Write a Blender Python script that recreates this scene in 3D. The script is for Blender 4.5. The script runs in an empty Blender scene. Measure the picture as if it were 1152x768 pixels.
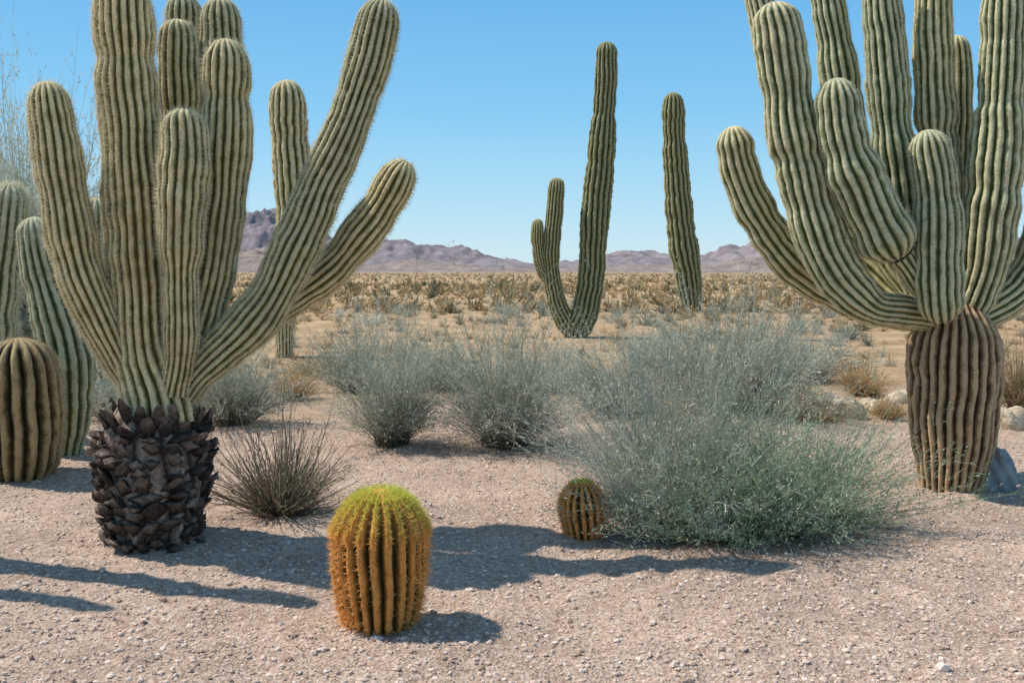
import bpy, math, numpy as np
from mathutils import Vector
rng = np.random.default_rng(7)
H = 1.6; F = 1120.0
# ---------------------------------------------------------------- helpers
def at(u, v, d):
    """image pixel (column u, row v) and distance d in metres -> world x,y,z"""
    return np.array([(u-576.0)/F*d, d, H-(v-305.0)/F*d])
_lat = np.random.default_rng(3).random((256,256))
def vnoise(x, y):
    xi=np.floor(x).astype(int); yi=np.floor(y).astype(int)
    fx=x-xi; fy=y-yi; fx=fx*fx*(3-2*fx); fy=fy*fy*(3-2*fy)
    a=_lat[xi%256,yi%256]; b=_lat[(xi+1)%256,yi%256]; c=_lat[xi%256,(yi+1)%256]; d=_lat[(xi+1)%256,(yi+1)%256]
    return (a*(1-fx)+b*fx)*(1-fy)+(c*(1-fx)+d*fx)*fy-0.5
def fbm(x,y,o=5,g=0.5):
    s=0; a=1
    for i in range(o):
        s=s+a*vnoise(x*2**i+17*i,y*2**i+31*i); a*=g
    return s
def gh(x,y):
    x=np.asarray(x,float); y=np.asarray(y,float)
    near=np.clip((30-y)/14,0,1)
    h=near*(0.07*vnoise(x*0.8,y*0.8)+0.025*vnoise(x*3.1+5,y*3.1)+0.018*vnoise(x*9+2,y*9))
    far=np.clip((y-18)/60,0,1)
    return h+far*0.5*vnoise(x*0.03,y*0.03)
def nrm(a): return a/np.maximum(np.linalg.norm(a,axis=-1,keepdims=True),1e-9)

class MB:
    def __init__(s): s.V=[];s.Q=[];s.T=[];s.qm=[];s.tm=[];s.qs=[];s.ts=[];s.A=[];s.n=0
    def add(s,v,f,mat=0,dat=None,smooth=False):
        v=np.asarray(v,float).reshape(-1,3); f=np.asarray(f,int)+s.n
        if dat is None: dat=np.zeros((len(v),3))
        dat=np.broadcast_to(np.asarray(dat,float),(len(v),3))
        s.V.append(v); s.A.append(dat); s.n+=len(v)
        m=np.full(len(f),mat)
        if f.shape[1]==4: s.Q.append(f);s.qm.append(m);s.qs.append(np.full(len(f),smooth))
        else: s.T.append(f);s.tm.append(m);s.ts.append(np.full(len(f),smooth))
    def build(s,name,mats,loc=None):
        V=np.concatenate(s.V); A=np.concatenate(s.A)
        if loc is not None: V=V-np.asarray(loc)
        Q=np.concatenate(s.Q) if s.Q else np.zeros((0,4),int)
        T=np.concatenate(s.T) if s.T else np.zeros((0,3),int)
        me=bpy.data.meshes.new(name)
        me.vertices.add(len(V)); me.vertices.foreach_set('co',V.astype(np.float32).ravel())
        L=np.concatenate([Q.ravel(),T.ravel()]).astype(np.int32)
        me.loops.add(len(L)); me.loops.foreach_set('vertex_index',L)
        st=np.concatenate([np.arange(len(Q))*4,len(Q)*4+np.arange(len(T))*3]).astype(np.int32)
        me.polygons.add(len(st)); me.polygons.foreach_set('loop_start',st)
        me.polygons.foreach_set('material_index',np.concatenate(s.qm+s.tm).astype(np.int32))
        me.polygons.foreach_set('use_smooth',np.concatenate(s.qs+s.ts).astype(bool))
        me.update(calc_edges=True)
        at_=me.attributes.new('dat','FLOAT_COLOR','POINT')
        at_.data.foreach_set('color',np.concatenate([A,np.ones((len(A),1))],1).astype(np.float32).ravel())
        for m in mats: me.materials.append(m)
        ob=bpy.data.objects.new(name,me); bpy.context.collection.objects.link(ob)
        if loc is not None: ob.location=loc
        return ob

# ---------------------------------------------------------------- materials
class NT:
    def __init__(s,name):
        s.m=bpy.data.materials.new(name); s.m.use_nodes=True; s.t=s.m.node_tree; s.t.nodes.clear()
        s.out=s.n('ShaderNodeOutputMaterial')
    def n(s,t,**k):
        x=s.t.nodes.new(t)
        for a,b in k.items(): setattr(x,a,b)
        return x
    def l(s,a,b): s.t.links.new(a,b)
    def dat(s):
        a=s.n('ShaderNodeAttribute',attribute_name='dat'); sp=s.n('ShaderNodeSeparateColor'); s.l(a.outputs['Color'],sp.inputs[0]); return sp.outputs
    def pos(s): return s.n('ShaderNodeTexCoord').outputs['Object']
    def noise(s,scale,detail=4,rough=0.6,vec=None):
        x=s.n('ShaderNodeTexNoise'); x.inputs['Scale'].default_value=scale; x.inputs['Detail'].default_value=detail; x.inputs['Roughness'].default_value=rough
        s.l(vec or s.pos(),x.inputs['Vector']); return x.outputs['Fac']
    def ramp(s,fac,stops):
        r=s.n('ShaderNodeValToRGB'); e=r.color_ramp.elements
        while len(e)<len(stops): e.new(0.5)
        for i,(p,c) in enumerate(stops):
            e[i].position=p; e[i].color=(*c,1) if len(c)==3 else c
        s.l(fac,r.inputs[0]); return r.outputs['Color']
    def mix(s,fac,a,b,mode='MIX'):
        x=s.n('ShaderNodeMix',data_type='RGBA',blend_type=mode)
        for v,i in ((fac,0),(a,6),(b,7)):
            if isinstance(v,(int,float)): x.inputs[i].default_value=v
            elif isinstance(v,tuple): x.inputs[i].default_value=(*v,1)
            else: s.l(v,x.inputs[i])
        return x.outputs[2]
    def math(s,op,a,b=0.0,clamp=False):
        x=s.n('ShaderNodeMath',operation=op,use_clamp=clamp)
        for v,i in ((a,0),(b,1)):
            if isinstance(v,(int,float)): x.inputs[i].default_value=v
            else: s.l(v,x.inputs[i])
        return x.outputs[0]
    def mr(s,v,a,b,c=0.0,d=1.0):
        x=s.n('ShaderNodeMapRange')
        s.l(v,x.inputs[0])
        for i,k in enumerate((a,b,c,d)): x.inputs[i+1].default_value=k
        return x.outputs[0]
    def bump(s,h,strength,dist,prev=None):
        b=s.n('ShaderNodeBump'); b.inputs['Strength'].default_value=strength; b.inputs['Distance'].default_value=dist
        s.l(h,b.inputs['Height'])
        if prev: s.l(prev,b.inputs['Normal'])
        return b.outputs[0]
    def fin(s,col,rough=0.85,nor=None,transl=0.0,spec=0.2):
        if spec<=0.1 or transl>0:
            p=s.n('ShaderNodeBsdfDiffuse')
            if isinstance(col,tuple): p.inputs[0].default_value=(*col,1)
            else: s.l(col,p.inputs[0])
        else:
            p=s.n('ShaderNodeBsdfPrincipled'); p.inputs['Roughness'].default_value=rough; p.inputs['Specular IOR Level'].default_value=spec
            if isinstance(col,tuple): p.inputs['Base Color'].default_value=(*col,1)
            else: s.l(col,p.inputs['Base Color'])
        if nor: s.l(nor,p.inputs['Normal'])
        o=p.outputs[0]
        if transl>0:
            t=s.n('ShaderNodeBsdfTranslucent')
            if isinstance(col,tuple): t.inputs[0].default_value=(*col,1)
            else: s.l(col,t.inputs[0])
            m=s.n('ShaderNodeMixShader'); m.inputs[0].default_value=transl
            s.l(o,m.inputs[1]); s.l(t.outputs[0],m.inputs[2]); o=m.outputs[0]
        s.l(o,s.out.inputs[0]); return s.m

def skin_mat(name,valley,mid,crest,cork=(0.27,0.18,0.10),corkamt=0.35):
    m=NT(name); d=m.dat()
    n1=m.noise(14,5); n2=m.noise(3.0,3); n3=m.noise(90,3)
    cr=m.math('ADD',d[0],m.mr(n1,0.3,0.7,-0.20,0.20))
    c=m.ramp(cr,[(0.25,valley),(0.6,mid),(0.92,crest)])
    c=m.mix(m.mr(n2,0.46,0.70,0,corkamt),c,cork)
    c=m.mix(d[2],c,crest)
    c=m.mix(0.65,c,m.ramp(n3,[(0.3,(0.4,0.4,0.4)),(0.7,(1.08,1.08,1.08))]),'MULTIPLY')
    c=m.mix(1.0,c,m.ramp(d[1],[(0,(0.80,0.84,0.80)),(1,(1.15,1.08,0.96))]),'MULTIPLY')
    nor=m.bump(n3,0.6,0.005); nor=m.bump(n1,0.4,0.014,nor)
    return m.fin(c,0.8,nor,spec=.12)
M_sag=skin_mat('saguaro_skin',(0.085,0.08,0.028),(0.34,0.31,0.135),(0.80,0.68,0.42),corkamt=.35)
M_sag2=skin_mat('saguaro_skin_green',(0.075,0.09,0.036),(0.30,0.32,0.155),(0.76,0.70,0.47),corkamt=0.25)
M_far=skin_mat('saguaro_skin_far',(0.055,0.065,0.022),(0.19,0.195,0.085),(0.44,0.40,0.22),corkamt=0.2)
M_cork=skin_mat('corky_trunk',(0.05,0.03,0.016),(0.26,0.165,0.09),(0.60,0.43,0.27))
M_oldbar=skin_mat('old_barrel_skin',(0.03,0.027,0.012),(0.15,0.115,0.055),(0.50,0.38,0.21))
M_bar=skin_mat('barrel_skin',(0.035,0.04,0.010),(0.24,0.115,0.028),(0.78,0.36,0.10),corkamt=0.05)
def spine_mat(name,a,b,top=None,tr=0.3):
    m=NT(name); d=m.dat(); c=m.mix(d[1],a,b)
    if top: c=m.mix(d[2],c,top)
    return m.fin(c,0.6,None,tr)
M_sp=spine_mat('pale_spines',(0.58,0.50,0.32),(0.88,0.82,0.66))
M_spd=spine_mat('dry_spines',(0.34,0.23,0.12),(0.62,0.5,0.33))
M_spg=spine_mat('golden_spines',(0.85,0.32,0.06),(0.97,0.66,0.28),(0.70,0.70,0.15))
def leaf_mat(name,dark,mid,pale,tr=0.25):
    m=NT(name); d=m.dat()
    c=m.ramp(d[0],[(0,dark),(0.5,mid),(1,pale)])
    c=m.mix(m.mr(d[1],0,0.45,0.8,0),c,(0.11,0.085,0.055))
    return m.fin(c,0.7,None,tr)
M_sage=leaf_mat('sage_leaves',(0.18,0.19,0.135),(0.39,0.405,0.315),(0.68,0.67,0.55))
M_green=leaf_mat('green_sage_leaves',(0.14,0.19,0.10),(0.31,0.385,0.24),(0.58,0.62,0.46))
M_dry=leaf_mat('dry_brush',(0.17,0.12,0.065),(0.35,0.26,0.14),(0.54,0.42,0.25),.15)
M_gold=leaf_mat('golden_grass',(0.26,0.165,0.07),(0.48,0.325,0.15),(0.70,0.51,0.28),.15)
M_olive=leaf_mat('olive_scrub',(0.08,0.08,0.04),(0.19,0.18,0.09),(0.34,0.30,0.16),.15)
M_dark=leaf_mat('dark_blades',(0.08,0.065,0.045),(0.24,0.20,0.13),(0.50,0.43,0.30))
M_pale=leaf_mat('pale_brush',(0.26,0.28,0.20),(0.50,0.50,0.38),(0.76,0.74,0.6))

# ---------------------------------------------------------------- ribbed cactus limb
def catmull(P,n=14):
    P=np.asarray(P,float)
    if len(P)==2: P=np.array([P[0],(P[0]+P[1])/2,P[1]])
    E=np.vstack([2*P[0]-P[1],P,2*P[-1]-P[-2]]); out=[]
    for i in range(1,len(E)-2):
        p0,p1,p2,p3=E[i-1:i+3]; t=np.linspace(0,1,n,endpoint=False)[:,None]
        out.append(0.5*((2*p1)+(-p0+p2)*t+(2*p0-5*p1+4*p2-p3)*t*t+(-p0+3*p1-3*p2+p3)*t**3))
    out.append(P[-1:]); return np.vstack(out)
def limb(mb,P,ribs=17,depth=0.15,cap=1.15,capbase=False,step=0.03,sp=0.028,k=4,sl=0.03,sw=0.0016,mat=0,smat=1,seed=0,
         lump=0.035,topfade=0.10,per=6,topk=1.0,nick=0.0,splay=1.3):
    r=np.random.default_rng(seed)
    C=catmull(P); seg=np.linalg.norm(np.diff(C[:,:3],axis=0),axis=1); S=np.concatenate([[0],np.cumsum(seg)]); L=S[-1]
    c=C[-1,3]*cap if cap else 0
    cb=C[0,3]*1.0 if capbase else 0
    s=np.linspace(cb,L-c,max(4,int((L-c-cb)/step)))
    if cap: s=np.concatenate([s[:-1],L-c+c*np.sin(np.linspace(0,math.pi/2,12))])
    if capbase: s=np.concatenate([(cb-cb*np.sin(np.linspace(0,math.pi/2,9)))[::-1],s[1:]])
    X=np.stack([np.interp(s,S,C[:,i]) for i in range(4)],1)
    pos=X[:,:3]; R=X[:,3].copy()
    R*=1+lump*2*vnoise(s*4.5/(L/2.5)**.5+seed*3.7,s*0+seed)+lump*1.2*vnoise(s*13+seed*1.7,s*0+seed*2)
    for _ in range(int(nick>0)*r.integers(1,3)):   # seasonal growth constrictions
        s0=r.uniform(.3,.85)*L; R*=1-nick*np.exp(-((s-s0)/(C[-1,3]*.45))**2)
    fac=np.ones(len(s)); phi=np.zeros(len(s))
    if cap:
        q=np.clip((s-(L-c))/c,0,1); fac*=np.sqrt(np.maximum(1-q*q,0.0004)); phi=np.arcsin(q)*0.95
    if capbase:
        q=np.clip((cb-s)/cb,0,1); fac*=np.sqrt(np.maximum(1-q*q,0.0004)); phi=phi-np.arcsin(q)*0.95
    R*=fac
    Tn=nrm(np.gradient(pos,axis=0))
    N=np.zeros_like(pos); n0=np.cross(Tn[0],[0,1,0]); 
    if np.linalg.norm(n0)<0.1: n0=np.cross(Tn[0],[1,0,0])
    n0=n0/np.linalg.norm(n0)
    for i in range(len(s)):
        n0=n0-Tn[i]*np.dot(n0,Tn[i]); n0=n0/np.linalg.norm(n0); N[i]=n0
    B=np.cross(Tn,N)
    m=ribs*per; th=np.arange(m)/m*2*math.pi
    tw=0.3*vnoise(s*0.8+seed,s*0+3.3)+0.09*vnoise(s*5+seed,s*0+9)
    f=np.abs(np.sin(th*ribs/2))[None,:]**0.85
    ribvar=1+0.03*np.sin(th*3+seed)[None,:]*np.ones((len(s),1))
    ribid=np.floor(th/(2*math.pi)*ribs)
    ribvar=ribvar*(1+0.07*vnoise(s[:,None]*7+ribid[None,:]*7.3,ribid[None,:]*3.1+seed+s[:,None]*0))
    jit=1+0.016*(r.random((len(s),m))-0.5)*2
    rad=R[:,None]*(1-depth*(1-f))*ribvar*jit
    wv=0.10*vnoise(s[:,None]*5+ribid[None,:]*2.3,ribid[None,:]*0+seed*1.3)*2/ribs*5
    ang=th[None,:]+tw[:,None]+wv*f
    dirv=N[:,None,:]*np.cos(ang)[...,None]+B[:,None,:]*np.sin(ang)[...,None]
    V=pos[:,None,:]+dirv*rad[...,None]
    n=len(s); i=np.arange(n-1)[:,None]*m; j=np.arange(m)[None,:]; j2=(j+1)%m
    Fq=np.stack([i+j,i+j2,i+m+j2,i+m+j],-1).reshape(-1,4)
    tip=np.clip(1-(L-s)/topfade,0,1) if cap else np.zeros(n)
    rv=r.random()
    D=np.zeros((n,m,3)); D[...,0]=f; D[...,1]=rv; D[...,2]=tip[:,None]*0.8
    mb.add(V,Fq,mat,D.reshape(-1,3),True)
    if k<=0: return
    ss=np.arange(0.01,L-0.004,sp)
    if topk>1: ss=np.concatenate([ss,r.uniform(L-topfade,L-0.003,int(len(ss)*(topk-1)))])
    thc=(np.arange(ribs)+0.5)/ribs*2*math.pi
    cnt=len(ss)*ribs*k
    ss=np.repeat(ss,ribs*k)+r.normal(0,min(sp*0.25,.004),cnt); ss=np.clip(ss,0.005,L-0.002)
    tc=np.tile(np.repeat(thc,k),cnt//(ribs*k))+r.normal(0,0.10/ribs*2,cnt)
    g=lambda A:np.stack([np.interp(ss,s,A[:,q]) for q in range(3)],1)
    pp=g(pos); NN=nrm(g(N)); BB=nrm(g(B)); TT=nrm(g(Tn)); RR=np.interp(ss,s,R); ph=np.interp(ss,s,phi); tt=np.interp(ss,s,tw)
    a=tc+tt; dv=NN*np.cos(a)[:,None]+BB*np.sin(a)[:,None]
    base=pp+dv*(RR*0.98)[:,None]
    out=dv*np.cos(ph)[:,None]+TT*np.sin(ph)[:,None]
    tang=np.cross(out,r.normal(size=(cnt,3))); tang=nrm(tang)
    dr=nrm(out+tang*r.uniform(0.1,splay,cnt)[:,None])
    ln=sl*r.uniform(0.5,1.25,cnt)
    side=nrm(np.cross(dr,r.normal(size=(cnt,3))))*sw
    v=np.stack([base-side,base+side,base+dr*ln[:,None]],1).reshape(-1,3)
    tf=np.clip(1-(L-ss)/topfade,0,1)**0.5 if cap else np.zeros(cnt)
    d=np.repeat(np.stack([np.zeros(cnt),r.random(cnt),tf],1),3,0)
    mb.add(v,np.arange(cnt*3).reshape(-1,3),smat,d)
def armpts(tab,D):
    """tab rows: image pixel column, image pixel row, width in pixels, depth offset"""
    o=[]
    for row in tab:
        u,v,w=row[:3]; dy=row[3] if len(row)>3 else 0
        p=at(u,v,D+dy); o.append([*p,w*0.5/F*(D+dy)])
    return o

# ---------------------------------------------------------------- left saguaro on scaly trunk
D=5.91
mb=MB()
arms=[
 ([(186,478,88),(178,440,82),(164,390,72),(158,300,68),(150,200,70),(144,100,68),(138,0,64),(136,-22,58)],21,1),
 ([(165,450,28,0),(138,412,36,-.05),(112,360,46,-.12),(88,300,53,-.16),(74,230,55,-.18),(62,160,53,-.18),(52,92,48,-.18)],17,2),
 ([(196,440,36,-.1),(204,390,38,-.16),(203,300,44,-.24),(204,240,54,-.26),(207,180,57,-.26),(207,122,54,-.24)],16,3),
 ([(195,440,46,0),(210,400,46,0),(230,340,50,.02),(243,280,54,.04),(252,200,56,.06),(255,120,55,.06),(254,44,50,.06)],17,4),
 ([(195,430,40,.1),(200,330,42,.25),(205,230,46,.4),(203,130,48,.45),(200,22,46,.45)],16,5),
 ([(205,430,40,.1),(225,330,42,.3),(245,200,46,.55),(250,90,50,.6),(248,-2,46,.6)],16,6),
 ([(200,430,36,.1),(200,300,38,.4),(208,100,42,.8),(206,-6,40,.8)],16,16),
 ([(196,462,34,-.02),(220,424,40,-.04),(252,392,50,-.06),(298,346,53,-.08),(334,277,55,-.08),(364,205,55,-.06),(392,140,53,-.04),(414,72,50,0),(432,0,42,0)],18,7),
 ([(205,440,30,.1),(270,375,36,.2),(335,333,40,.3),(372,304,44,.34),(407,264,48,.38),(436,222,48,.4),(458,181,42,.4)],16,8),
]
for t,rb,sd in arms:
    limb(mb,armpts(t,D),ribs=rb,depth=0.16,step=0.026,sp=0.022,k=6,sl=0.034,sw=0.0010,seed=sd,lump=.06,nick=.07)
def trunk_r(z):
    return np.interp(z,[-.1,0,.1,.35,.6,.72,.8],[.25,.26,.28,.325,.335,.285,.22])
bx=at(174,608,D)[0]; tz=(608-468)/F*D
Mboot=NT('boot_scales'); d=Mboot.dat()
c=Mboot.mix(d[0],(0.06,0.042,0.032),(0.60,0.46,0.36)); c=Mboot.mix(0.8,c,Mboot.ramp(Mboot.noise(35,6,.7),[(0.35,(0.2,0.18,0.16)),(0.65,(1.15,1.12,1.1))]),'MULTIPLY')
M_boot=Mboot.fin(c,0.85,Mboot.bump(Mboot.noise(60,6,.7),1.0,0.02))
core=[[bx+0.01*math.sin(z*7),D,z,trunk_r(z)*0.9] for z in np.linspace(-.08,.80,8)]
limb(mb,core,ribs=12,depth=0.05,cap=0,k=0,step=0.04,mat=2,seed=77)
r=np.random.default_rng(11)
zz=0.0; row=0
while zz<tz+0.01:
    n=16
    for q in range(n):
        a=(q+0.5*(row%2)+r.uniform(-.28,.28))/n*2*math.pi; z=zz+r.uniform(-.03,.03)
        if r.random()<.06: continue
        R0=trunk_r(z)*0.87; o=np.array([math.cos(a),math.sin(a),0]); t=np.array([-o[1],o[0],0]); up=np.array([0,0,1.])
        c0=np.array([bx,D,z])+o*R0
        w=r.uniform(.045,.08); hh=r.uniform(.03,.055); L=r.uniform(.03,.085); lift=r.uniform(.0,.075)
        if zz>tz-0.1: lift+=.05; L*=.9; w*=.7
        tilt=r.uniform(-.4,.4); tt=t*math.cos(tilt)+up*math.sin(tilt); uu=up*math.cos(tilt)-t*math.sin(tilt)
        A=[c0-tt*w,c0-uu*hh,c0+tt*w,c0+uu*hh*.8]
        cc=c0+o*L*.55+uu*lift*.5; Bq=[cc-tt*w*.9,cc-uu*hh*.85,cc+tt*w*.9,cc+uu*hh*.5]
        ce=c0+o*L+uu*lift; s2=r.uniform(.3,.7); E=[ce-tt*w*s2,ce-uu*hh*.5*s2*1.4,ce+tt*w*s2,ce+uu*hh*.3]
        ctr=ce+o*.004-uu*.01
        V=np.array(A+Bq+E+[ctr]); V+=r.normal(0,.006,V.shape)
        fs=[]
        for b in (0,4):
            for e in range(4): fs.append((b+e,b+(e+1)%4,b+4+(e+1)%4,b+4+e))
        sh=r.uniform(0,.6)**1.5; dd=np.zeros((13,3)); dd[4:8,0]=sh*.4; dd[8:,0]=sh+r.uniform(0,.35)
        mb.add(V,fs,2,dd)
        mb.add(V[8:],[(0,1,4),(1,2,4),(2,3,4),(3,0,4)],2,dd[8:])
    zz+=0.052; row+=1
n=1400; a=r.uniform(0,6.283,n); z=r.uniform(0,tz+.03,n); R0=np.array([trunk_r(q) for q in z])*.95
o=np.stack([np.cos(a),np.sin(a),a*0],1); b=o*R0[:,None]+np.stack([a*0+bx,a*0+D,z],1)
dr=nrm(o*.7+r.normal(0,.5,(n,3))+np.array([0,0,.15])); s_=nrm(np.cross(dr,r.normal(size=(n,3))))*.002
mb.add(np.stack([b-s_,b+s_,b+dr*r.uniform(.04,.10,n)[:,None]],1),np.arange(n*3).reshape(-1,3),2,np.repeat(np.stack([r.uniform(.2,1,n)]*3,1),3,0))
mb.build('saguaro_cactus',[M_sag,M_sp,M_boot],loc=(bx,D,0))

# ---------------------------------------------------------------- right saguaro
D=7.43
mb=MB()
trunk=armpts([(1070,556,62),(1071,530,74),(1072,490,88),(1073,440,98),(1074,395,99),(1075,368,84),(1075,348,60),(1075,330,34)],D)
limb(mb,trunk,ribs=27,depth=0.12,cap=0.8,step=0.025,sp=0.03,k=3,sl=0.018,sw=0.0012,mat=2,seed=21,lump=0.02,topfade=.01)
arms=[
 ([(1060,362,34,.1),(1010,352,38,.2),(960,342,36,.3),(915,316,42,.35),(880,282,45,.36),(850,237,45,.36),(832,192,42,.36),(824,142,38,.36)],15,31),
 ([(1068,362,36,0),(1040,354,34,-.05),(1010,349,36,-.1),(978,343,44,-.14),(947,312,56,-.15),(922,262,60,-.15),(904,200,60,-.13),(890,140,58,-.1),(880,70,56,-.08),(870,3,50,-.05)],17,32),
 ([(1010,291,50,-.3),(1000,272,62,-.32),(982,238,64,-.33),(960,190,62,-.33),(946,140,54,-.33),(940,88,42,-.33)],16,33),
 ([(1066,356,26,-.1),(1040,326,28,-.2),(1012,286,30,-.3)],12,43),
 ([(1068,358,34,.1),(1030,325,38,.25),(985,250,42,.4),(958,170,44,.45),(944,80,42,.5),(932,0,38,.5),(926,-45,34,.5)],15,34),
 ([(1070,358,38,.05),(1040,325,42,.1),(1022,270,46,.14),(1010,200,50,.16),(1002,130,50,.16),(996,50,46,.16),(991,-10,42,.16),(990,-50,36,.16)],16,35),
 ([(1074,358,40,.1),(1068,300,42,.2),(1060,220,44,.24),(1054,140,44,.24),(1050,60,42,.24),(1050,-10,40,.24),(1050,-45,34,.24)],15,36),
 ([(1060,358,46,-.22),(1057,335,54,-.3),(1055,300,58,-.32),(1055,250,56,-.32),(1051,200,50,-.32),(1042,146,38,-.32)],16,37),
 ([(1076,358,34,.25),(1072,280,34,.4),(1074,180,32,.5),(1078,100,30,.5),(1076,40,26,.5)],13,38),
 ([(1078,362,40,.0),(1093,342,44,-.04),(1108,295,54,-.08),(1117,230,58,-.1),(1124,150,54,-.1),(1128,80,50,-.1),(1129,0,46,-.1),(1128,-50,40,-.1)],17,39),
 ([(1082,362,34,0),(1120,345,42,0),(1152,318,48,0),(1176,270,50,0),(1190,200,50,0),(1196,100,48,0),(1198,30,40,0)],16,40),
 ([(1062,358,34,.2),(1000,320,38,.5),(930,240,40,.8),(885,120,40,.95),(862,30,36,1.),(848,-22,30,1.)],14,41),
]
for t,rb,sd in arms:
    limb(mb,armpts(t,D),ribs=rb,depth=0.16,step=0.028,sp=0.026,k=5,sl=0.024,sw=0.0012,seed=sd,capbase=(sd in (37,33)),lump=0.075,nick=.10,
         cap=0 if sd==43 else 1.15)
mb.build('saguaro_cactus',[M_sag2,M_sp,M_cork],loc=(*trunk[0][:2],0))

# ---------------------------------------------------------------- middle-distance saguaros
def farsag(tabs,D,loc,mats,k=2,step=.06,sl=.06,sw=.004,ribs=15,sp=.09,seed=50,lump=.06,nick=.10,name='saguaro_cactus'):
    mb=MB()
    for i,t in enumerate(tabs):
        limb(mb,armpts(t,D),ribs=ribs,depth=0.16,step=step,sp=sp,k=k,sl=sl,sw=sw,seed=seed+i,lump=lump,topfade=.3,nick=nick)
    p=at(*loc,D); mb.build(name,mats,loc=(p[0],D,0))
DC=24.3
farsag([
 [(648,384,18),(648,374,28),(658,350,31),(665,310,29),(668,260,32),(674,200,34),(678,150,30),(681,100,26),(683,47,24)],
 [(650,378,17),(635,360,23),(624,330,22),(620,290,19),(624,240,20),(627,200,18)],
 [(620,322,11),(610,303,14),(605,275,15),(605,246,13)],
],DC,(648,378),[M_far,M_sp],seed=50)
farsag([[(778,350,22),(774,310,31),(766,260,33),(761,200,29),(758,150,27),(757,104,25)],
        [(770,300,10),(779,288,10),(781,266,9)]],41,(776,348),[M_far,M_sp],seed=55,step=.1,sp=.15,sw=.006,sl=.09)
farsag([[(320,404,20),(320,370,22),(322,330,30),(330,270,40),(331,210,42),(326,150,42),(322,90,38)]],18.5,(320,402),[M_sag,M_sp],seed=58,step=.05,sp=.05,sw=.003,sl=.06,k=4)
farsag([[(120,425,30),(118,380,34),(114,320,40),(110,270,40),(108,222,36)]],12,(120,425),[M_sag,M_spd],seed=60,step=.04,sp=.04,sw=.002,sl=.04,k=4)
farsag([[(72,510,40),(76,450,56),(74,400,60),(62,350,54),(46,300,42),(37,244,34)]],8.6,(72,510),[M_sag2,M_sp],seed=62,step=.03,sp=.03,sw=.0014,sl=.035,k=5)
farsag([[(-14,560,50),(-10,440,50),(-4,340,46),(6,260,42),(12,206,36)]],9.6,(-14,470),[M_sag2,M_sp],seed=64,step=.03,sp=.025,sw=.002,sl=.07,k=8)
mb=MB(); D=7.8
limb(mb,armpts([(22,542,62),(24,515,84),(24,470,94),(22,425,90),(20,380,74)],D),ribs=18,depth=.24,cap=.8,step=.02,sp=.03,k=5,sl=.035,sw=.0016,seed=70,lump=.01,topfade=.1)
p=at(22,535,D); mb.build('barrel_cactus',[M_oldbar,M_spd],loc=(p[0],D,0))
# off-frame companion at left (throws the streak across the gravel)
mb=MB(); ox,oy=-3.75,5.65
limb(mb,[[ox,oy,-.05,.08],[ox,oy,.8,.11],[ox+.02,oy,1.8,.11],[ox,oy,3.9,.09]],ribs=16,step=.05,sp=.05,k=2,seed=80)
limb(mb,[[ox,oy,.9,.05],[ox-.2,oy-.25,1.15,.07],[ox-.3,oy-.32,1.7,.08],[ox-.3,oy-.32,3.0,.07]],ribs=14,step=.05,sp=.05,k=2,seed=81)
mb.build('saguaro_cactus',[M_sag,M_sp],loc=(ox,oy,0))

# ---------------------------------------------------------------- golden barrels
def barrel(u,v,D,rad,h,ribs,seed,lean=0.0,k=6,tk=1.8,tf=.9,cap=1.0,name='golden_barrel_cactus'):
    mb=MB(); x=at(u,v,D)[0]; g=float(gh(x,D))-0.02
    P=[[x,D,g,rad*.64],[x+lean*.1,D,g+h*.12,rad*.84],[x+lean*.4,D,g+h*.4,rad*.99],[x+lean*.7,D,g+h*.65,rad*1.01],[x+lean,D,g+h,rad*.95]]
    f=min(1,rad/.2)
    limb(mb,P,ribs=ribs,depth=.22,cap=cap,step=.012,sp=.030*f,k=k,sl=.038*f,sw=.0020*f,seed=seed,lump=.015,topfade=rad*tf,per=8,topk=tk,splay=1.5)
    mb.build(name,[M_bar,M_spg],loc=(x,D,g))
barrel(428,698,4.56,.216,.64,21,90,k=9,tk=2.8)
barrel(657,600,6.05,.142,.35,17,91,lean=-.02,k=14,tk=1.3,tf=.15,cap=1.15)

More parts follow.
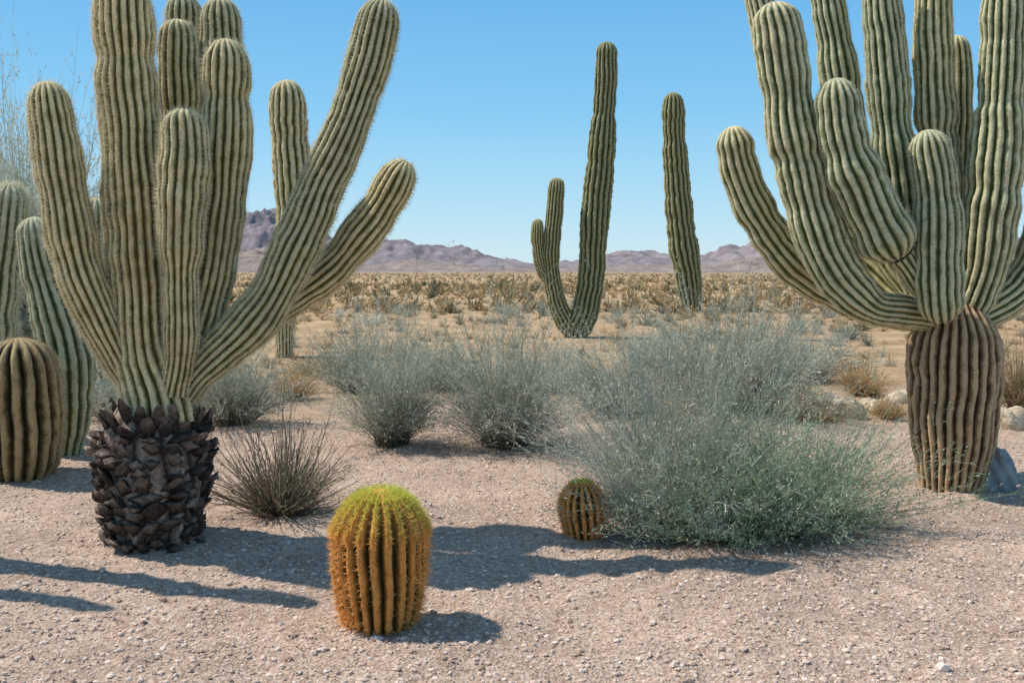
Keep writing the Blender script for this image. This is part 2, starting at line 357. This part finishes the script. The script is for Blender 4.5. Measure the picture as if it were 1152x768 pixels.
# ---------------------------------------------------------------- wispy shrubs
def shrub(mb,c,rx,rz,n,twigs=12,leaves=3,sw=.002,seed=0,mat=0,tl=.12,skew=0.0,leafl=.018,droop=.12,minel=.08):
    r=np.random.default_rng(seed); c=np.asarray(c,float)
    az=r.uniform(0,2*math.pi,n); el=np.arcsin(r.uniform(minel,1,n)**.8)
    lob=1+.28*np.sin(az*3+seed)+.18*np.sin(az*7+seed*2)+r.normal(0,.10,n)
    Ln=np.clip(lob,.5,1.5)*r.uniform(.55,1.12,n)
    tipo=np.stack([np.cos(az)*np.cos(el)*rx,np.sin(az)*np.cos(el)*rx,np.sin(el)*rz],1)*Ln[:,None]
    tipo[:,0]+=skew*tipo[:,2]
    b=c+np.stack([np.cos(az)*r.uniform(0,.22,n)*rx,np.sin(az)*r.uniform(0,.22,n)*rx,np.full(n,-.02)],1)
    m=6; t=np.linspace(0,1,m)[None,:,None]
    tip=c+tipo
    mid=b+(tip-b)*.5+np.array([0,0,1])*(rz*droop)+r.normal(0,.05*rx,(n,3))
    pts=(1-t)**2*b[:,None]+2*t*(1-t)*mid[:,None]+t*t*tip[:,None]
    pts[:,1:]+=r.normal(0,.008*rx+.004,(n,m-1,3))
    side=nrm(np.cross(tip-b,r.normal(size=(n,3))))[:,None,:]*(sw*(1.3-1.0*t))
    V=np.stack([pts-side,pts+side],2).reshape(n,-1,3)
    base=np.arange(n)[:,None]*(2*m); i=np.arange(m-1)[None,:]*2
    Fq=np.stack([base+i,base+i+1,base+i+3,base+i+2],-1).reshape(-1,4)
    sh=np.clip(r.normal(.38,.2,n),0,1)
    clump=np.clip(.5+1.3*vnoise(tip[:,0]*4/rx+seed,tip[:,2]*4/rx+tip[:,1]*3),0,1)
    sh=np.clip(sh*.5+clump*.5,0,1)
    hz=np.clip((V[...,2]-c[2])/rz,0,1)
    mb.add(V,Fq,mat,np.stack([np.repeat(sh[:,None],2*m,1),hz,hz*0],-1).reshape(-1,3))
    if twigs<=0: return
    N=n*twigs; si=np.repeat(np.arange(n),twigs); tt=r.uniform(.25,1,N)
    fi=tt*(m-1); i0=np.minimum(fi.astype(int),m-2); fr=(fi-i0)[:,None]
    p=pts[si,i0]*(1-fr)+pts[si,i0+1]*fr
    ax=nrm(pts[si,i0+1]-pts[si,i0])
    d=nrm(ax*.9+nrm(r.normal(size=(N,3)))*.75+np.array([0,0,.35]))
    L=tl*r.uniform(.4,1.2,N)[:,None]
    s=nrm(np.cross(d,r.normal(size=(N,3))))*sw*.7
    e=p+d*L
    e[:,2]=np.maximum(e[:,2],c[2]+.01)
    shn=np.clip(sh[si]+r.normal(.08,.12,N),0,1)
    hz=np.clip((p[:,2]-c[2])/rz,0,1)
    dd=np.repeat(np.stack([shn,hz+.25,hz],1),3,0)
    mb.add(np.stack([p-s,p+s,e],1),np.arange(N*3).reshape(-1,3),mat,dd)
    if leaves>0:
        K=N*leaves; li=np.repeat(np.arange(N),leaves); q=r.uniform(.15,1,K)[:,None]
        lp=p[li]*(1-q)+e[li]*q; ld=nrm(d[li]+nrm(r.normal(size=(K,3)))*.9); ll=leafl*r.uniform(.6,1.3,K)[:,None]
        ls=nrm(np.cross(ld,r.normal(size=(K,3))))*leafl*.17
        dd=np.repeat(np.stack([np.clip(shn[li]+r.normal(.1,.15,K),0,1),hz[li]+.35,hz[li]],1),3,0)
        mb.add(np.stack([lp-ls,lp+ls,lp+ld*ll],1),np.arange(K*3).reshape(-1,3),mat,dd)
def put(name,u,v,wpx,hpx,mat,n,seed,**k):
    D=H*F/(v-305.0); p=at(u,v,D); p[2]=float(gh(p[0],D)); m=MB()
    shrub(m,p,wpx*.5/F*D,hpx/F*D,n,seed=seed,**k)
    return m.build(name,[mat],loc=tuple(p))
D=6.1; p=at(785,600,D); p[2]=0; mb=MB()
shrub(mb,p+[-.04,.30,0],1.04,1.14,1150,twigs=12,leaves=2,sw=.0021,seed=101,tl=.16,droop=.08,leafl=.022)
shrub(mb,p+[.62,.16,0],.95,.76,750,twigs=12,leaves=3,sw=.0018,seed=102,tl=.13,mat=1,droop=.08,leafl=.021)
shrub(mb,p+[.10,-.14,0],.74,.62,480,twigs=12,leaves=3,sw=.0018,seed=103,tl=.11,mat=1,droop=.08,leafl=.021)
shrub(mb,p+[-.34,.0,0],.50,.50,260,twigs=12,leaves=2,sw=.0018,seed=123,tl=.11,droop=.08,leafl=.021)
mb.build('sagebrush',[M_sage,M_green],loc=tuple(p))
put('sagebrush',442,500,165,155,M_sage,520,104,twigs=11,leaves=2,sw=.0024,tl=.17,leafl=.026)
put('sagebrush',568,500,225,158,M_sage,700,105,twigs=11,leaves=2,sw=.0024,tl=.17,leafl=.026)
put('sagebrush',825,462,250,130,M_sage,750,106,twigs=10,leaves=2,sw=.003,tl=.22,leafl=.034)
put('sagebrush',695,465,200,88,M_sage,500,107,twigs=10,leaves=2,sw=.003,tl=.18,leafl=.03)
put('sagebrush',262,478,180,110,M_sage,450,108,twigs=10,leaves=2,sw=.0028,tl=.18,leafl=.03)
put('sagebrush',130,470,160,70,M_sage,300,109,twigs=10,leaves=2,sw=.0028,tl=.16,leafl=.03)
put('sagebrush',900,428,150,62,M_sage,320,110,twigs=9,leaves=2,sw=.004,tl=.22,leafl=.04)
put('sagebrush',625,440,130,52,M_pale,280,111,twigs=9,leaves=2,sw=.0035,tl=.16,leafl=.035)
put('sagebrush',400,440,140,75,M_sage,280,112,twigs=9,leaves=2,sw=.004,tl=.20,leafl=.04)
put('sagebrush',500,440,140,60,M_pale,280,119,twigs=9,leaves=2,sw=.0035,tl=.18,leafl=.04)
put('sagebrush',745,415,150,45,M_pale,260,121,twigs=9,leaves=2,sw=.0045,tl=.2,leafl=.045)
put('dry_bush',970,445,75,42,M_gold,300,113,twigs=7,leaves=2,sw=.003,tl=.1)
put('dry_bush',330,448,90,40,M_gold,260,114,twigs=7,leaves=2,sw=.003,tl=.1)
put('dry_bush',1000,470,60,24,M_gold,200,115,twigs=7,leaves=2,sw=.002,tl=.07)
put('dry_bush',915,472,130,32,M_dry,260,116,twigs=7,leaves=2,sw=.002,tl=.09)
put('dry_bush',1145,465,80,90,M_dry,300,117,twigs=8,leaves=2,sw=.003,tl=.12)
put('dry_bush',20,440,110,70,M_olive,300,118,twigs=7,leaves=2,sw=.003,tl=.12)
put('dry_bush',360,425,90,26,M_dry,200,122,twigs=7,leaves=1,sw=.004,tl=.1)
put('palo_verde_bush',35,425,230,270,M_pale,2000,120,twigs=12,leaves=2,sw=.006,tl=.4,leafl=.06)
D=6.6; p=at(316,574,D); p[2]=0; mb=MB()
shrub(mb,p,.52,.62,300,twigs=4,leaves=0,sw=.0042,seed=130,tl=.12,droop=.02,minel=.10)
shrub(mb,p,.56,.60,200,twigs=2,leaves=0,sw=.003,seed=131,droop=.02,tl=.08)
mb.build('spiky_yucca_shrub',[M_dark],loc=tuple(p))

# ---------------------------------------------------------------- scrub over the plain
def scrub(name,mat,num,d0,d1,h0,h1,blades,seed,pw,wfac,thr=-.15):
    r=np.random.default_rng(seed); q=r.random(num)
    Dd=(d0**pw+(d1**pw-d0**pw)*q)**(1/pw); x=r.uniform(-.62,.62,num)*(Dd+4)
    keep=(vnoise(x*.12+seed,Dd*.05)+r.normal(0,.25,num))>thr
    Dd=Dd[keep]; x=x[keep]; num=len(x)
    c=np.stack([x,Dd,gh(x,Dd)-.01],1); hgt=r.uniform(h0,h1,num)*r.uniform(.6,1.2,num); wid=hgt*r.uniform(.9,1.8,num)
    N=num*blades; i=np.repeat(np.arange(num),blades)
    az=r.uniform(0,2*math.pi,N); el=np.arcsin(r.uniform(.05,1,N))
    d=np.stack([np.cos(az)*np.cos(el)*wid[i]*.6,np.sin(az)*np.cos(el)*wid[i]*.6,np.sin(el)*hgt[i]],1)*r.uniform(.6,1.1,N)[:,None]
    st=r.uniform(.0,.6,N)[:,None]
    b=c[i]+d*st+r.normal(0,.03,(N,3))*wid[i][:,None]; e=c[i]+d*1.0+r.normal(0,.06,(N,3))*wid[i][:,None]
    b[:,2]=np.maximum(b[:,2],c[i][:,2]-.02)
    s=nrm(np.cross(d,r.normal(size=(N,3))))*(hgt[i]*wfac)[:,None]
    sh=np.clip(r.normal(.5,.2,num)[i]+r.normal(0,.18,N),0,1)
    hz=np.clip(d[:,2]/hgt[i],0,1)
    m=MB(); m.add(np.stack([b-s,b+s,e],1),np.arange(N*3).reshape(-1,3),0,np.repeat(np.stack([sh,hz+.15,hz],1),3,0))
    m.build(name,[mat])
scrub('desert_scrub',M_gold,1300,12.5,45,.12,.32,80,1,1.0,.022,-.2)
scrub('desert_scrub',M_dry,700,14,45,.15,.4,80,12,1.0,.022,-.2)
scrub('desert_scrub',M_olive,240,18,48,.25,.55,130,2,1.2,.018)
scrub('desert_scrub',M_sage,260,15,50,.3,.7,130,3,1.2,.016)
scrub('desert_scrub',M_gold,9000,38,600,.25,.7,14,4,.55,.09,-.4)
scrub('desert_scrub',M_olive,3600,45,900,.35,1.0,18,5,.6,.09,-.1)
scrub('desert_scrub',M_dry,6500,38,800,.3,.9,14,6,.55,.09,-.3)

# ---------------------------------------------------------------- ground
xs=np.arange(-6,6.01,.05); g=6*np.geomspace(1,670,60)[1:]; xs=np.concatenate([-g[::-1],xs,g])
ys=np.concatenate([-np.geomspace(1,300,20)[::-1],np.linspace(-.9,2.4,12),np.arange(2.5,12,.045),12*np.geomspace(1,400,110)])
Xg,Yg=np.meshgrid(xs,ys)
def fine(x,y): return np.clip((14-y)/5,0,1)*(y>2)*(.020*vnoise(x*16,y*16)+.014*vnoise(x*7+3,y*7+8))
Zg=gh(Xg,Yg)+fine(Xg,Yg)
mb=MB(); nx=len(xs); ny=len(ys)
i=np.arange(ny-1)[:,None]*nx; j=np.arange(nx-1)[None,:]
mb.add(np.stack([Xg,Yg,Zg],-1),np.stack([i+j,i+j+1,i+nx+j+1,i+nx+j],-1).reshape(-1,4),0,None,True)
m=NT('desert_gravel'); P=m.pos()
vor=m.n('ShaderNodeTexVoronoi'); vor.inputs['Scale'].default_value=50; m.l(P,vor.inputs['Vector'])
vs=m.n('ShaderNodeSeparateColor'); m.l(vor.outputs['Color'],vs.inputs[0])
vor2=m.n('ShaderNodeTexVoronoi'); vor2.inputs['Scale'].default_value=120; m.l(P,vor2.inputs['Vector'])
vs2=m.n('ShaderNodeSeparateColor'); m.l(vor2.outputs['Color'],vs2.inputs[0])
pal=[(0,(.33,.225,.165)),(.25,(.56,.405,.31)),(.6,(.69,.52,.405)),(.85,(.75,.595,.475)),(1,(.86,.74,.63))]
c=m.mix(.5,m.ramp(vs.outputs[0],pal),m.ramp(vs2.outputs[0],pal))
c=m.mix(.75,c,m.ramp(m.noise(30,5,.75),[(.3,(.45,.42,.40)),(.62,(1.06,1.05,1.04))]),'MULTIPLY')
c=m.mix(.9,c,m.ramp(m.noise(1.3,4),[(.35,(.80,.77,.75)),(.65,(1.06,1.03,1.0))]),'MULTIPLY')
sx=m.n('ShaderNodeSeparateXYZ'); m.l(P,sx.inputs[0])
yy=m.math('ADD',sx.outputs[1],m.mr(m.noise(.5,4),.3,.7,-3,3))
far=m.ramp(m.noise(.6,7,.75),[(.3,(.27,.175,.095)),(.5,(.47,.32,.185)),(.7,(.62,.45,.275))])
c=m.mix(m.mr(yy,9.5,16),c,far)
c=m.mix(m.mr(sx.outputs[1],150,900),c,(.38,.28,.18))
nb=m.bump(m.noise(55,4,.7),.9,.022); nb=m.bump(vor.outputs['Distance'],.6,.014,nb)
mb.build('gravel_ground',[m.fin(c,.95,nb,spec=.1)])
phi=(1+5**.5)/2
ico=nrm(np.array([(-1,phi,0),(1,phi,0),(-1,-phi,0),(1,-phi,0),(0,-1,phi),(0,1,phi),(0,-1,-phi),(0,1,-phi),(phi,0,-1),(phi,0,1),(-phi,0,-1),(-phi,0,1)],float))
icf=np.array([(0,11,5),(0,5,1),(0,1,7),(0,7,10),(0,10,11),(1,5,9),(5,11,4),(11,10,2),(10,7,6),(7,1,8),(3,9,4),(3,4,2),(3,2,6),(3,6,8),(3,8,9),(4,9,5),(2,4,11),(6,2,10),(8,6,7),(9,8,1)])
r=np.random.default_rng(5); N=22000
yy_=3.4+8*r.random(N)**1.6; xx=r.uniform(-.58,.58,N)*(yy_+.4)
sz=.005+.010*r.random(N)**3; big=r.random(N)<.003; sz[big]*=1.8
sc=sz[:,None]*r.uniform(.7,1.4,(N,3)); sc[:,2]*=.65
V=ico[None]*sc[:,None,:]*r.uniform(.8,1.2,(N,12,1))
a=r.uniform(0,6.28,N); ca,sa=np.cos(a)[:,None],np.sin(a)[:,None]
V=np.stack([V[...,0]*ca-V[...,1]*sa,V[...,0]*sa+V[...,1]*ca,V[...,2]],-1)
V+=np.stack([xx,yy_,gh(xx,yy_)+fine(xx,yy_)+sz*.2],1)[:,None,:]
mb=MB(); mb.add(V,(icf[None]+np.arange(N)[:,None,None]*12).reshape(-1,3),0,np.repeat(np.stack([r.random(N)]*3,1),12,0))
m=NT('pebble'); d=m.dat(); mb.build('gravel_stones',[m.fin(m.ramp(d[0],[(0,(.32,.22,.165)),(.3,(.55,.40,.31)),(.8,(.67,.51,.41)),(1,(.72,.60,.50))]),.9,spec=.1)])
# fallen litter (dry twigs) around the plants
N=1500; ctr=np.array([[-2.1,5.7],[-1.5,6.5],[1.2,5.9],[.45,6.0],[3.2,7.3],[-.8,9],[0,9],[-.75,4.6],[1.8,5.7]])
ci=r.integers(0,len(ctr),N); q=ctr[ci]+r.normal(0,.55,(N,2)); an=r.uniform(0,6.28,N); ln=r.uniform(.02,.09,N)
zb=gh(q[:,0],q[:,1])+fine(q[:,0],q[:,1])+.010
b=np.stack([q[:,0],q[:,1],zb],1); dr=np.stack([np.cos(an),np.sin(an),r.normal(.05,.15,N)],1)*ln[:,None]; s_=np.stack([-np.sin(an),np.cos(an),an*0],1)*.0022
mb=MB(); mb.add(np.stack([b-s_,b+s_,b+dr],1),np.arange(N*3).reshape(-1,3),0,np.repeat(np.stack([r.random(N),np.ones(N),np.ones(N)],1),3,0)); mb.build('twig_litter',[M_dry])
def rockmat(name,a,b):
    m=NT(name); return m.fin(m.ramp(m.noise(9,6),[(.3,a),(.7,b)]),.9,m.bump(m.noise(30,5),.6,.02),spec=.1)
M_rock=rockmat('grey_rock',(.24,.23,.225),(.50,.46,.43)); M_beige=rockmat('beige_rock',(.40,.31,.21),(.72,.60,.43))
def boulder(u,v,wpx,hpx,seed,mat=None):
    D=H*F/(v-305); p=at(u,v,D); n=24
    th=np.linspace(0,math.pi,n)[:,None]; ph=np.linspace(0,2*math.pi,n*2,endpoint=False)[None,:]
    d=np.stack([np.sin(th)*np.cos(ph),np.sin(th)*np.sin(ph),np.cos(th)*np.ones_like(ph)],-1)
    k=1+.5*fbm(d[...,0]*1.5+d[...,2]+seed,d[...,1]*1.5-d[...,2]*.7,4)
    V=d*k[...,None]*np.array([wpx*.5/F*D,wpx*.4/F*D,hpx/F*D]); V=V+np.array([p[0],D,.0])
    m2=n*2; i=np.arange(n-1)[:,None]*m2; j=np.arange(m2)[None,:]; j2=(j+1)%m2
    mb=MB(); mb.add(V,np.stack([i+j,i+m2+j,i+m2+j2,i+j2],-1).reshape(-1,4),0,None,False); mb.build('boulder',[mat or M_beige],loc=(p[0],D,0))
boulder(1118,543,50,42,4,M_rock); boulder(988,464,46,17,8); boulder(950,468,42,18,13); boulder(1012,452,32,14,17); boulder(1135,480,44,24,21); boulder(925,455,30,12,25)

# ---------------------------------------------------------------- mountains
prof_u=[-500,-200,0,120,200,262,300,350,385,405,430,455,490,520,560,600,640,700,760,800,830,850,880,920,960,1010,1060,1110,1152,1300,1600]
prof_v=[258,246,256,248,256,247,240,250,262,284,272,271,277,280,290,294,290,283,285,284,275,267,274,280,272,267,262,268,264,276,262]
def range_(name,dist,scale,thick,rough,seed,mat):
    xs=np.linspace(-1.0*dist,1.0*dist,800); ts=np.linspace(0,1,50)
    X,T=np.meshgrid(xs,ts); u=X/dist*F+576
    hp=(305-np.interp(u,prof_u,prof_v))/F*dist*scale
    env=np.sin(T*math.pi)**.9
    rd=1-2*np.abs(fbm(X/dist*16+seed,T*2.2+seed,6,.55))
    rd2=fbm(X/dist*60+seed,T*8,5,.65)
    Z=hp*env*(1+rough*(rd-.75)+.25*rd2)
    Z=np.maximum(Z,0)-1.0
    Y=dist-thick*.5+T*thick
    n=len(xs); i=np.arange(len(ts)-1)[:,None]*n; j=np.arange(n-1)[None,:]
    mb=MB(); mb.add(np.stack([X,Y,Z],-1),np.stack([i+j,i+j+1,i+n+j+1,i+n+j],-1).reshape(-1,4),0,None,True); mb.build(name,[mat])
def hill(name,a,b):  # aerial haze is baked into both rock colours, no haze volume
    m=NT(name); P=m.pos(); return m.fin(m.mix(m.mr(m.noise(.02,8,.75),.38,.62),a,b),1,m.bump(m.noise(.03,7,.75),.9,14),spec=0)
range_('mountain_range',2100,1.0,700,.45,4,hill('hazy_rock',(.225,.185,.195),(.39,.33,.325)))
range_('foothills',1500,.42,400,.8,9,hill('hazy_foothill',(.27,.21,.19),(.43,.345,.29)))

# ---------------------------------------------------------------- light, sky, camera
el=math.radians(54); sd=Vector((.965,-.26,0)).normalized()
dv=Vector((sd.x*math.cos(el),sd.y*math.cos(el),-math.sin(el)))
L=bpy.data.lights.new('sun','SUN'); L.energy=5.0; L.angle=math.radians(.53); L.color=(1,.95,.87)
lo=bpy.data.objects.new('sun',L); lo.rotation_euler=dv.to_track_quat('-Z','Y').to_euler(); lo.location=(0,0,20); bpy.context.collection.objects.link(lo)
w=bpy.data.worlds.new('World'); bpy.context.scene.world=w; w.use_nodes=True; nt=w.node_tree; nt.nodes.clear()
sk=nt.nodes.new('ShaderNodeTexSky'); sk.sky_type='NISHITA'; sk.sun_disc=False; sk.sun_elevation=el; sk.sun_rotation=math.atan2(-sd.x,-sd.y)%(2*math.pi)
sk.air_density=1.0; sk.dust_density=.3; sk.ozone_density=2.0; sk.altitude=400
tc=nt.nodes.new('ShaderNodeTexCoord'); sx=nt.nodes.new('ShaderNodeSeparateXYZ'); nt.links.new(tc.outputs['Generated'],sx.inputs[0])
rp=nt.nodes.new('ShaderNodeValToRGB'); e=rp.color_ramp.elements
S=.15
stops=[(0,(.60,.80,.90)),(.06,(.43,.73,.92)),(.16,(.22,.59,.91)),(.30,(.115,.44,.86)),(1,(.18,.31,.52))]
while len(e)<len(stops): e.new(.5)
for q,(a_,c_) in zip(e,stops): q.position=a_; q.color=(*c_,1)
nt.links.new(sx.outputs[2],rp.inputs[0])
sc_=nt.nodes.new('ShaderNodeMix'); sc_.data_type='RGBA'; sc_.blend_type='DIVIDE'; sc_.inputs[0].default_value=1; sc_.inputs[7].default_value=(S,S,S,1); nt.links.new(rp.outputs[0],sc_.inputs[6])
mx=nt.nodes.new('ShaderNodeMix'); mx.data_type='RGBA'; mx.inputs[0].default_value=.85; nt.links.new(sk.outputs[0],mx.inputs[6]); nt.links.new(sc_.outputs[2],mx.inputs[7])
bg=nt.nodes.new('ShaderNodeBackground'); bg.inputs[1].default_value=S; o=nt.nodes.new('ShaderNodeOutputWorld')
nt.links.new(mx.outputs[2],bg.inputs[0]); nt.links.new(bg.outputs[0],o.inputs[0])
cam=bpy.data.cameras.new('camera'); cam.lens=35; cam.sensor_width=36; cam.shift_y=-79/1152; cam.clip_end=12000
co=bpy.data.objects.new('camera',cam); co.location=(0,0,H); co.rotation_euler=(math.pi/2,0,0); bpy.context.collection.objects.link(co)
sc=bpy.context.scene; sc.camera=co; sc.view_settings.view_transform='Standard'; sc.view_settings.look='None'; sc.view_settings.exposure=0
